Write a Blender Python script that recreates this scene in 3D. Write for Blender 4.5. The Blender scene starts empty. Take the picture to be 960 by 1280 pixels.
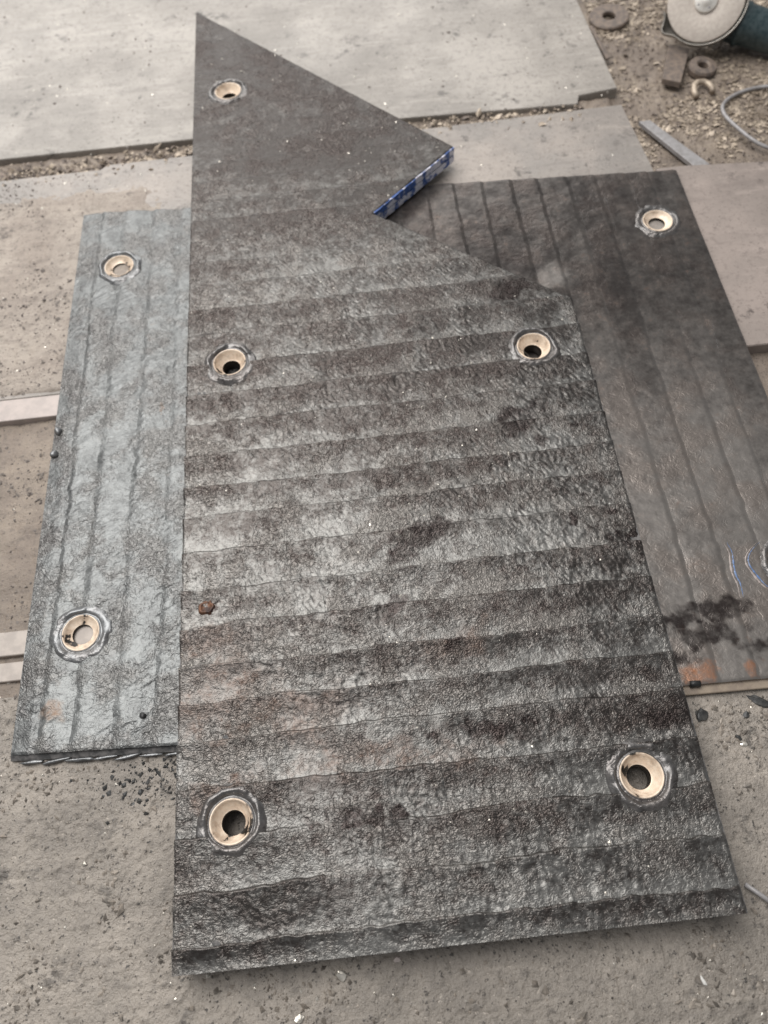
import bpy, bmesh, math, random
import numpy as np
from mathutils import Vector, Matrix

random.seed(7)
rng = np.random.default_rng(11)
scene = bpy.context.scene
COL = scene.collection

# ------------------------------------------------------------------ camera
CAM_H, PITCH, ROLL, FPX = 1.3, 62.4, 6.3, 967.0          # metres, degrees, degrees, focal length for a 1280 px tall frame
P, A_ = math.radians(PITCH), math.radians(ROLL)
r0 = Vector((1, 0, 0)); FW = Vector((0, math.cos(P), -math.sin(P))); u0 = Vector((0, math.sin(P), math.cos(P)))
RT = math.cos(A_) * r0 - math.sin(A_) * u0
UP = math.sin(A_) * r0 + math.cos(A_) * u0
cam = bpy.data.cameras.new('camera')
cam.sensor_fit = 'VERTICAL'; cam.sensor_height = 24.0; cam.lens = 24.0 * FPX / 1280.0
cam.clip_start = 0.02; cam.clip_end = 200
cam.dof.use_dof = True; cam.dof.focus_distance = 1.28; cam.dof.aperture_fstop = 1.7
camo = bpy.data.objects.new('camera', cam); COL.objects.link(camo)
M3 = Matrix((RT, UP, -FW)).transposed()
camo.matrix_world = Matrix.Translation((0, 0, CAM_H)) @ M3.to_4x4()
scene.camera = camo

# ------------------------------------------------------------------ light: an open-sided workshop, no direct sun
w = bpy.data.worlds.new('World'); scene.world = w; w.use_nodes = True
w.node_tree.nodes['Background'].inputs['Color'].default_value = (0.95, 0.97, 1.0, 1)
w.node_tree.nodes['Background'].inputs['Strength'].default_value = 0.30

def area(name, loc, target, sx, sy, watts, color):
    l = bpy.data.lights.new(name, 'AREA'); l.shape = 'RECTANGLE'; l.size = sx; l.size_y = sy
    l.energy = watts; l.color = color
    o = bpy.data.objects.new(name, l); COL.objects.link(o); o.location = loc
    o.rotation_euler = (Vector(target) - Vector(loc)).to_track_quat('-Z', 'Y').to_euler()
    return o
area('open_side_light', (-1.2, 6.0, 2.6), (0, 0.9, 0), 6.0, 3.0, 170, (1.0, 0.985, 0.96))
area('roof_light', (-1.7, 2.25, 5.2), (0, 0.9, 0), 4.2, 4.4, 390, (1.0, 0.985, 0.965))

scene.view_settings.view_transform = 'Standard'
scene.view_settings.look = 'None'
scene.view_settings.exposure = 0.0
scene.view_settings.gamma = 1.0
scene.view_settings.use_curve_mapping = False

# ------------------------------------------------------------------ helpers
def px(x, y, z=0.0):
    """measured point of the photograph (960x1280) on the horizontal plane z"""
    d = FW * FPX + RT * (x - 480) - UP * (y - 640)
    t = (z - CAM_H) / d.z
    return Vector((d.x * t, d.y * t, z))

def _hash(ix, iy, seed):
    h = (ix.astype(np.int64) * 374761393 + iy.astype(np.int64) * 668265263 + seed * 1442695041) & 0xFFFFFFFF
    h = ((h ^ (h >> 13)) * 1274126177) & 0xFFFFFFFF
    h = (h ^ (h >> 16)) & 0xFFFFFFFF
    return h.astype(np.float64) / 4294967295.0

def vnoise(x, y, seed=0):
    x = np.asarray(x, float); y = np.asarray(y, float)
    fx = np.floor(x); fy = np.floor(y)
    tx = x - fx; ty = y - fy
    tx = tx * tx * tx * (tx * (tx * 6 - 15) + 10); ty = ty * ty * ty * (ty * (ty * 6 - 15) + 10)
    a = _hash(fx, fy, seed); b = _hash(fx + 1, fy, seed); c = _hash(fx, fy + 1, seed); d = _hash(fx + 1, fy + 1, seed)
    return (a + (b - a) * tx) * (1 - ty) + (c + (d - c) * tx) * ty

def fbm(x, y, size, octv=3, seed=0, gain=0.5):
    """0..1, feature size in metres"""
    s = 0; amp = 1; tot = 0; f = 1.0 / size
    for k in range(octv):
        ang = 0.7 * k + seed
        xr = x * math.cos(ang) - y * math.sin(ang); yr = x * math.sin(ang) + y * math.cos(ang)
        s = s + amp * vnoise(xr * f + 17.3 * k, yr * f - 9.1 * k, seed + k * 31); tot += amp
        amp *= gain; f *= 2.03
    return s / tot

def sst(a, b, x):
    t = np.clip((x - a) / (b - a), 0, 1)
    return t * t * (3 - 2 * t)

def link(name, me, mat, parent=None, loc=None):
    o = bpy.data.objects.new(name, me); COL.objects.link(o)
    if mat is not None and not me.materials: me.materials.append(mat)
    if parent is not None: o.parent = parent
    if loc is not None: o.location = loc
    return o

def np_mesh(name, v, faces, smooth=True, attrs=None):
    """faces: (n,4) or (n,3) int array, or a list of such arrays"""
    me = bpy.data.meshes.new(name)
    if not isinstance(faces, list): faces = [faces]
    faces = [np.asarray(f, np.int32) for f in faces if len(f)]
    me.vertices.add(len(v)); me.vertices.foreach_set('co', np.asarray(v, np.float32).ravel())
    nl = sum(f.size for f in faces); nf = sum(len(f) for f in faces)
    me.loops.add(nl); me.polygons.add(nf)
    me.loops.foreach_set('vertex_index', np.concatenate([f.ravel() for f in faces]))
    starts = []; st = 0
    for f in faces:
        k = f.shape[1]; starts.append(st + np.arange(len(f)) * k); st += f.size
    me.polygons.foreach_set('loop_start', np.concatenate(starts).astype(np.int32))
    me.update(calc_edges=True); me.validate()
    me.polygons.foreach_set('use_smooth', np.full(len(me.polygons), smooth))
    for n, a in (attrs or {}).items():
        at = me.attributes.new(n, 'FLOAT', 'POINT'); at.data.foreach_set('value', np.asarray(a, np.float32))
    return me

def bm_mesh(name, bm, smooth=False):
    me = bpy.data.meshes.new(name); bm.normal_update(); bm.to_mesh(me); bm.free()
    if smooth: me.polygons.foreach_set('use_smooth', np.full(len(me.polygons), True))
    return me

def empty(name, loc, label=None, cat=None, group=None, kind=None):
    o = bpy.data.objects.new(name, None); COL.objects.link(o); o.location = loc; o.empty_display_size = 0.05
    return tag(o, label, cat, group, kind)

def tag(o, label=None, cat=None, group=None, kind=None):
    if label: o['label'] = label
    if cat: o['category'] = cat
    if group: o['group'] = group
    if kind: o['kind'] = kind
    return o

def lathe(profile, seg=64, noise=None):
    """profile: list of (r, z); returns v, f arrays. noise(theta, r, z)->dr,dz"""
    th = np.linspace(0, 2 * np.pi, seg, endpoint=False)
    vs = []
    for r, z in profile:
        rr = np.full(seg, r); zz = np.full(seg, z)
        if noise is not None:
            dr, dz = noise(th, rr, zz); rr = rr + dr; zz = zz + dz
        vs.append(np.stack([rr * np.cos(th), rr * np.sin(th), zz], 1))
    v = np.concatenate(vs); n = len(profile)
    i = np.arange(seg); j = (i + 1) % seg
    f = np.concatenate([np.stack([k * seg + i, (k + 1) * seg + i, (k + 1) * seg + j, k * seg + j], 1) for k in range(n - 1)])
    return v, f

def box_bm(bm, c, s, rot=None, bevel=0.0):
    g = bmesh.ops.create_cube(bm, size=1.0)
    vs = g['verts']
    for v in vs: v.co = Vector((v.co.x * s[0], v.co.y * s[1], v.co.z * s[2]))
    if bevel: 
        es = list({e for v in vs for e in v.link_edges})
        r = bmesh.ops.bevel(bm, geom=es, offset=bevel, segments=2, affect='EDGES', profile=0.5)
        vs = list({v for f in r['faces'] for v in f.verts} | {v for v in vs if v.is_valid})
    for v in vs:
        if rot is not None: v.co = rot @ v.co
        v.co += Vector(c)
    return vs

# ------------------------------------------------------------------ materials
class NT:
    def __init__(s, name):
        s.m = bpy.data.materials.new(name); s.m.use_nodes = True
        s.t = s.m.node_tree; s.b = s.t.nodes['Principled BSDF']; s.x = -300
        s.tc = s.t.nodes.new('ShaderNodeTexCoord')
    def n(s, typ, **kw):
        q = s.t.nodes.new(typ)
        for k, v in kw.items(): setattr(q, k, v)
        return q
    def put(s, sock, v):
        if isinstance(v, bpy.types.NodeSocket): s.t.links.new(v, sock)
        elif isinstance(v, tuple) and len(v) == 3 and sock.type == 'RGBA': sock.default_value = (*v, 1)
        else: sock.default_value = v
    def noise(s, scale, detail=4, rough=0.55, stretch=None, rot=0.0, dist=0.0, coord=None):
        c = coord or s.tc.outputs['Object']
        if stretch:
            mp = s.n('ShaderNodeMapping'); s.put(mp.inputs['Vector'], c)
            mp.inputs['Scale'].default_value = stretch; mp.inputs['Rotation'].default_value = (0, 0, rot); c = mp.outputs['Vector']
        q = s.n('ShaderNodeTexNoise'); s.put(q.inputs['Vector'], c)
        q.inputs['Scale'].default_value = scale; q.inputs['Detail'].default_value = detail
        q.inputs['Roughness'].default_value = rough; q.inputs['Distortion'].default_value = dist
        return q.outputs['Fac']
    def math(s, op, a, b=0.0, c=0.0, clamp=False):
        q = s.n('ShaderNodeMath', operation=op, use_clamp=clamp)
        s.put(q.inputs[0], a); s.put(q.inputs[1], b); s.put(q.inputs[2], c)
        return q.outputs[0]
    def ramp(s, v, a, b):
        q = s.n('ShaderNodeMapRange', interpolation_type='SMOOTHSTEP'); s.put(q.inputs['Value'], v)
        s.put(q.inputs['From Min'], a); s.put(q.inputs['From Max'], b); return q.outputs['Result']
    def mix(s, f, a, b):
        q = s.n('ShaderNodeMix', data_type='RGBA'); s.put(q.inputs['Factor'], f)
        s.put(q.inputs['A'], a) if False else s.put(q.inputs[6], a); s.put(q.inputs[7], b)
        return q.outputs[2]
    def attr(s, name):
        q = s.n('ShaderNodeAttribute', attribute_name=name); return q.outputs['Fac']
    def bump(s, h, dist, strength=1.0, prev=None):
        q = s.n('ShaderNodeBump'); s.put(q.inputs['Height'], h)
        q.inputs['Distance'].default_value = dist; q.inputs['Strength'].default_value = strength
        if prev is not None: s.put(q.inputs['Normal'], prev)
        return q.outputs['Normal']
    def out(s, color, rough, metal=0.0, normal=None, spec=0.5):
        s.put(s.b.inputs['Base Color'], color); s.put(s.b.inputs['Roughness'], rough); s.put(s.b.inputs['Metallic'], metal)
        s.b.inputs['Specular IOR Level'].default_value = spec
        if normal is not None: s.put(s.b.inputs['Normal'], normal)
        return s.m

def strokes(t, s1=60):
    """short curled weld-ripple strokes: smooth ridges of swirled noise"""
    a = t.noise(s1, 1, 0.4, None, 0, 1.8)
    r = t.math('SUBTRACT', 1.0, t.math('MULTIPLY', t.math('ABSOLUTE', t.math('SUBTRACT', a, 0.5)), 4.5), clamp=True)
    b = t.noise(s1 * 1.3, 1, 0.4, (1, 2.6, 1), 0.6, 0.9)
    return t.math('MULTIPLY_ADD', r, 0.45, t.math('MULTIPLY', b, 0.6))

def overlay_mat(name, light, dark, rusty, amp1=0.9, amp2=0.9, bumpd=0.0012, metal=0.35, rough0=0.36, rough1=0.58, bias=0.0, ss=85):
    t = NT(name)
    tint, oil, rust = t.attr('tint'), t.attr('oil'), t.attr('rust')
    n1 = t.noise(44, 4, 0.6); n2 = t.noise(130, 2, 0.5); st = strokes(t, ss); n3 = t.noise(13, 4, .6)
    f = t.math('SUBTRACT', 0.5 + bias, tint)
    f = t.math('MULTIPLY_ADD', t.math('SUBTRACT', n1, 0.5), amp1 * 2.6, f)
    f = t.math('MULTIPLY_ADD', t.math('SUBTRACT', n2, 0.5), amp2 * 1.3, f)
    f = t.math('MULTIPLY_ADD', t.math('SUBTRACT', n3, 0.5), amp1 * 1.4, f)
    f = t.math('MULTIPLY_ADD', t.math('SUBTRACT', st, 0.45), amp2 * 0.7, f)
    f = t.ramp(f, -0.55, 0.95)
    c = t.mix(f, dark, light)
    hue = t.ramp(n3, 0.42, 0.62)
    c = t.mix(t.math('MULTIPLY', hue, 0.5), c, t.mix(f, tuple(x * y for x, y in zip(dark, (1.12, 0.94, 0.9))), tuple(x * y for x, y in zip(light, (0.86, 0.77, 0.72)))))
    rm = t.math('MULTIPLY_ADD', t.math('SUBTRACT', n1, 0.5), 1.8, rust)
    rm = t.math('MULTIPLY', t.ramp(rm, 0.15, 1.0), t.math('MULTIPLY_ADD', n2, 1.4, -0.1), clamp=True)
    c = t.mix(rm, c, rusty)
    oilm = t.ramp(t.math('MULTIPLY_ADD', t.math('SUBTRACT', n1, 0.5), 1.7, oil), 0.15, 1.1)
    c = t.mix(t.math('MULTIPLY', oilm, 0.92), c, tuple(x * y for x, y in zip(dark, (0.45, 0.36, 0.36))))
    rg = t.math('MULTIPLY_ADD', f, rough1 - rough0, rough0)
    rg = t.math('MULTIPLY_ADD', oilm, -0.10, rg)
    pm = t.math('MULTIPLY_ADD', t.ramp(n3, .38, .62), 0.85, 0.30)
    b = t.bump(t.math('MULTIPLY', st, pm), bumpd * 1.25, 1.0); b = t.bump(n1, bumpd * 0.6, 0.7, b)
    return t.out(c, rg, metal, b)

M = {}
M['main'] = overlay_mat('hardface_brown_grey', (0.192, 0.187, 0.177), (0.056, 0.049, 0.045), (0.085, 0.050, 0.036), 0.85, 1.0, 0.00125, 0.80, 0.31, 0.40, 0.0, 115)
M['collar'] = overlay_mat('collar_weld_dark', (0.21, 0.203, 0.198), (0.06, 0.053, 0.05), (0.1, 0.06, 0.04), 0.8, 0.5, 0.0008, 0.75, 0.30, 0.40, -0.05, 70)
M['second'] = overlay_mat('hardface_dark', (0.235, 0.215, 0.198), (0.050, 0.043, 0.040), (0.38, 0.18, 0.10), 0.45, 0.25, 0.0004, 0.65, 0.28, 0.38, 0.0, 60)
M['left'] = overlay_mat('hardface_pale_grey', (0.205, 0.211, 0.208), (0.09, 0.091, 0.090), (0.15, 0.10, 0.07), 0.75, 0.7, 0.0014, 0.7, 0.36, 0.46, 0.1, 95)

t = NT('flame_cut_steel'); n = t.noise(60, 5)
M['base'] = t.out(t.mix(t.ramp(n, .35, .65), (0.05, 0.05, 0.05), (0.16, 0.15, 0.145)), 0.55, 0.4, t.bump(n, 0.002))
t = NT('blue_painted_edge'); n = t.noise(34, 4, .6); n2 = t.noise(120, 4)
c = t.mix(t.ramp(n, .50, .57), (0.66, 0.66, 0.74), (0.05, 0.11, 0.32))
c = t.mix(t.ramp(t.noise(26, 3, coord=None, stretch=(1, 1.3, 1)), .60, .68), c, (0.42, 0.24, 0.17))
M['blue'] = t.out(c, 0.5, 0.1, t.bump(n2, 0.001))
t = NT('weld_metal'); n = t.noise(110, 4, .6); n2 = t.noise(35, 3)
M['weld'] = t.out(t.mix(t.ramp(n2, .35, .65), (0.10, 0.095, 0.092), (0.36, 0.345, 0.335)), t.math('MULTIPLY_ADD', n, 0.3, 0.18), 0.75, t.bump(n, 0.0015))
M['weld_pale'] = overlay_mat('weld_metal_pale', (0.23, 0.235, 0.238), (0.12, 0.12, 0.122), (0.2, 0.12, 0.08), 0.5, 0.4, 0.0006, 0.75, 0.30, 0.40, 0.1, 70)
t = NT('tan_sleeve')
oi = t.n('ShaderNodeObjectInfo'); va = t.n('ShaderNodeVectorMath', operation='MULTIPLY_ADD')
t.put(va.inputs[0], oi.outputs['Location']); va.inputs[1].default_value = (37, 37, 37); t.put(va.inputs[2], t.tc.outputs['Object'])
n = t.noise(30, 5, .6, coord=va.outputs['Vector']); n2 = t.noise(150, 3)
c = t.mix(t.ramp(n2, .3, .7), (0.76, 0.60, 0.46), (0.84, 0.71, 0.57))
c = t.mix(t.math('MULTIPLY', t.ramp(n, .44, .60), .5), c, (0.25, 0.16, 0.10)); c = t.mix(t.ramp(n, .58, .61), c, (0.02, 0.017, 0.014))
M['tan'] = t.out(c, 0.42, 0.15, t.bump(n2, 0.0003))

def floor_mat(name, c1, c2, c3, speck=0.5, rough=0.62, bumpd=0.0015, scale=7.0, metal=0.0, spec=0.5):
    t = NT(name)
    a = t.noise(scale, 6, .62); b = t.noise(70, 5, .65); d = t.noise(150, 3, .6); e = t.noise(3.1, 4, .6)
    sm = t.noise(5, 4, .6, (1, 7, 1), .35, .6); sp = t.noise(21, 5, .7); sp2 = t.noise(6.5, 4, .65)
    c = t.mix(t.ramp(a, .38, .62), c1, c2)
    c = t.mix(t.math('MULTIPLY', t.ramp(e, .46, .64), 0.65), c, tuple(x * 0.72 for x in c2))
    c = t.mix(t.math('MULTIPLY', t.ramp(sm, .55, .70), 0.40), c, tuple(min(.8, x * 1.18) for x in c1))
    c = t.mix(t.math('MULTIPLY', t.ramp(sm, .45, .32), 0.40), c, c3)
    c = t.mix(t.math('MULTIPLY', t.ramp(b, .50, .70), 0.6), c, c3)
    grime = t.math('MULTIPLY', t.ramp(sp, .56, .66), t.ramp(sp2, .42, .60))
    c = t.mix(t.math('MULTIPLY', grime, 0.95), c, tuple(x * 0.55 for x in c3))
    c = t.mix(t.math('MULTIPLY', t.ramp(d, .60, .70), speck), c, tuple(x * 0.4 for x in c3))
    c = t.mix(t.math('MULTIPLY', t.ramp(d, .36, .28), speck * .7), c, tuple(min(x * 1.4, .8) for x in c1))
    bp = t.bump(b, bumpd * 1.3, 0.8); bp = t.bump(d, bumpd * .8, 0.9, bp)
    return t.out(c, t.math('MULTIPLY_ADD', a, 0.3, rough - .2), metal, bp, spec)

M['floor_far'] = floor_mat('dusty_steel_floor_pale', (0.385, 0.350, 0.313), (0.30, 0.272, 0.243), (0.20, 0.178, 0.158), 0.5, 0.5, 0.0008, 4.0)
M['floor_mid'] = floor_mat('dusty_steel_floor_warm', (0.35, 0.305, 0.27), (0.285, 0.258, 0.235), (0.19, 0.165, 0.148), 0.5, 0.5, 0.0008, 5.0)
M['floor_right'] = floor_mat('dusty_steel_floor_pink', (0.33, 0.275, 0.245), (0.28, 0.236, 0.21), (0.20, 0.165, 0.148), 0.4, 0.5, 0.0005)
M['slab'] = floor_mat('gritty_workshop_floor', (0.345, 0.302, 0.258), (0.275, 0.242, 0.208), (0.155, 0.136, 0.118), 1.0, 0.50, 0.0045, 9.0)
M['dirt'] = floor_mat('trodden_dirt', (0.37, 0.315, 0.265), (0.30, 0.25, 0.21), (0.20, 0.165, 0.14), 0.8, 0.62, 0.003)
M['ground'] = floor_mat('brown_shop_dirt', (0.29, 0.235, 0.185), (0.225, 0.18, 0.145), (0.15, 0.12, 0.10), 0.8, 0.6, 0.003)

def simple(name, c, c2=None, rough=0.5, metal=0.0, bumpd=0.0008, sc=80):
    t = NT(name); n = t.noise(sc, 4, .6)
    return t.out(t.mix(t.ramp(n, .35, .65), c, c2 or tuple(x * .7 for x in c)), rough, metal, t.bump(n, bumpd))
M['bar'] = simple('pink_grey_steel_bar', (0.44, 0.375, 0.345), (0.37, 0.32, 0.295), 0.45, 0.1, .0004, 40)
M['bar_tan'] = simple('tan_steel_bar', (0.31, 0.25, 0.19), (0.24, 0.19, 0.15), 0.5, 0.1, .0006, 60)
M['bar_rail'] = simple('pale_steel_rail', (0.38, 0.33, 0.29), (0.30, 0.26, 0.23), 0.45, 0.1, .0005, 40)
M['chip'] = simple('bright_steel_chip', (0.75, 0.70, 0.62), (0.5, 0.46, 0.40), 0.28, 0.7)
M['grit'] = simple('dull_grit', (0.23, 0.20, 0.175), (0.12, 0.10, 0.09), 0.7)
M['grit2'] = simple('floor_grit', (0.33, 0.285, 0.24), (0.12, 0.105, 0.09), 0.5, 0.15, .0008, 30)
M['slag'] = simple('black_slag', (0.022, 0.022, 0.022), (0.05, 0.048, 0.045), 0.45)
M['swarf'] = simple('pale_swarf', (0.52, 0.43, 0.335), (0.24, 0.19, 0.145), 0.45, 0.2, .0008, 25)
M['rust'] = simple('rusty_steel', (0.23, 0.18, 0.145), (0.14, 0.115, 0.10), 0.6, 0.2)
M['greysteel'] = simple('grey_mill_steel', (0.36, 0.345, 0.345), (0.28, 0.265, 0.26), 0.5, 0.2)
M['disc'] = simple('pale_grinding_disc', (0.56, 0.50, 0.44), (0.48, 0.42, 0.37), 0.75, 0.0, .0006, 120)
M['bore'] = simple('near_black_bore', (0.03, 0.025, 0.02), (0.05, 0.04, 0.03), 0.3, 0.3)  # near-black base colour for the bore wall
M['pit'] = simple('rust_pit', (0.16, 0.07, 0.035), (0.035, 0.018, 0.014), 0.5, 0.3, .001, 60)
M['bluetint'] = simple('heat_blue_sky_glint', (0.30, 0.38, 0.55), (0.16, 0.27, 0.52), 0.35, 0.4, .0005, 55)
M['white'] = simple('white_flange', (0.82, 0.79, 0.74), (0.70, 0.66, 0.6), 0.35, 0.2)
M['guard'] = simple('dull_guard_steel', (0.42, 0.39, 0.35), (0.32, 0.30, 0.27), 0.35, 0.7)
M['body'] = simple('dark_teal_housing', (0.06, 0.085, 0.09), (0.025, 0.045, 0.05), 0.28, 0.0, .0002)
M['black'] = simple('black_rubber', (0.012, 0.012, 0.012), (0.02, 0.02, 0.02), 0.5)
M['paper'] = simple('off_white_scrap', (0.72, 0.70, 0.66), (0.6, 0.58, 0.55), 0.6)

# ------------------------------------------------------------------ setting
def axis_coords(lo, hi, step, far):
    a = np.arange(lo, hi + step / 2, step)
    return np.concatenate([[-far, lo - 1.0, lo - .15], a, [hi + .15, hi + 1.0, far]])

def grid_mesh(name, xs, ys, hf, skirt=None):
    X, Y = np.meshgrid(xs, ys); Z = hf(X, Y)
    v = np.stack([X, Y, Z], -1).reshape(-1, 3); nx, ny = len(xs), len(ys)
    i = (np.arange(ny - 1)[:, None] * nx + np.arange(nx - 1)[None]).ravel()
    f = np.stack([i, i + 1, i + nx + 1, i + nx], 1)
    fs = [f]
    if skirt is not None:
        ring = np.concatenate([np.arange(nx), np.arange(1, ny) * nx + nx - 1, (ny - 1) * nx + np.arange(nx - 2, -1, -1), np.arange(ny - 2, 0, -1) * nx])
        vv = v[ring].copy(); top = vv.copy(); vv[:, 2] = skirt
        b0 = len(v); n_ = len(ring); v = np.concatenate([v, top, vv])
        k = np.arange(n_); k2 = (k + 1) % n_
        fs.append(np.stack([b0 + k2, b0 + k, b0 + n_ + k, b0 + n_ + k2], 1))
    return np_mesh(name, v, np.concatenate(fs))

def ground_h(x, y):
    return -0.030 + 0.017 * (sst(-.5, -.56, x) * sst(1.2, 1.1, y)) + 0.017 * sst(.050, .030, np.abs(y - 1.785)) * (x < .70) + 0.010 * (fbm(x, y, 0.09, 4, 3) - .5) + 0.006 * (fbm(x, y, 0.018, 2, 5) - .5)
gx = axis_coords(-1.4, 1.6, 0.008, 12); gy = axis_coords(0.3, 2.9, 0.008, 12)
ground = link('ground', grid_mesh('ground', gx, gy, ground_h), M['ground']); tag(ground, kind='structure')

floor = empty('floor', (0, 0, -0.03), kind='structure')
def floor_piece(poly, top, mat, thick=0.028, bevel=0.0015):
    bm = bmesh.new()
    vs = [bm.verts.new((p[0], p[1], top + 0.03)) for p in poly]
    fc = bm.faces.new(vs)
    r = bmesh.ops.extrude_face_region(bm, geom=[fc])
    for e in r['geom']:
        if isinstance(e, bmesh.types.BMVert): e.co.z -= thick
    bmesh.ops.recalc_face_normals(bm, faces=bm.faces[:])
    es = [e for e in bm.edges if abs(e.verts[0].co.z - top - .03) < 1e-6 and abs(e.verts[1].co.z - top - .03) < 1e-6]
    bmesh.ops.bevel(bm, geom=es, offset=bevel, segments=2, affect='EDGES')
    return link('floor_plate', bm_mesh('floor_plate', bm), mat, floor)
floor_piece([(-4, 1.842), (0.0, 1.815), (0.607, 1.790), (0.618, 1.822), (0.720, 1.835), (0.70, 2.24), (0.62, 5), (-4, 5)], 0.001, M['floor_far'])
floor_piece([(-4, 1.045), (0.733, 1.045), (0.735, 1.50), (0.716, 1.772), (0.25, 1.762), (-0.6, 1.757), (-0.62, 1.742), (-4, 1.735)], -0.001, M['floor_mid'])
floor_piece([(0.738, 0.972), (4, 0.972), (4, 1.45), (1.006, 1.508), (0.80, 1.525), (0.740, 1.525)], 0.0, M['floor_right'])

def slab_h(x, y):
    patch = sst(.38, .66, fbm(x, y, .13, 3, 23))
    h = 0.0016 * (fbm(x, y, 0.06, 3, 21) - .5) + 0.010 * np.maximum(fbm(x, y, 0.008, 3, 22) - .55, 0) * (.25 + patch)
    return h - 0.003
sx = np.concatenate([[-4, -2, -1.1], np.arange(-0.95, 0.95, 0.0032), [1.1, 2, 4]])
sy = np.concatenate([[-3, -1.5, -.6], np.arange(-0.45, 0.402, 0.0032)])
sm = grid_mesh('floor_slab', sx, sy, slab_h, -0.04)
sl = link('floor_slab', sm, M['slab'], floor, (0, 0, 0.03))
# dirt trodden over the middle floor plate on the left
def dirt_h(x, y):
    edge = np.minimum(sst(-.36, -.56, x), sst(1.73, 1.60, y)) * sst(1.046, 1.06, y)
    return -.006 + .0085 * edge * (.4 + fbm(x, y, .08, 3, 24)) + .012 * np.maximum(fbm(x, y, .018, 3, 25) - .5, 0) * edge
dx_ = np.concatenate([[-4, -2], np.arange(-1.25, -.3, .0045)]); dy_ = np.arange(1.046, 1.74, .0045)
link('floor_dirt', grid_mesh('floor_dirt', dx_, dy_, dirt_h), M['dirt'], floor, (0, 0, .03))

# ------------------------------------------------------------------ wear plates
def interp(pts):
    xs = np.array([p[0] for p in pts]); ys = np.array([p[1] for p in pts])
    return lambda q: np.interp(q, xs, ys)

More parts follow.
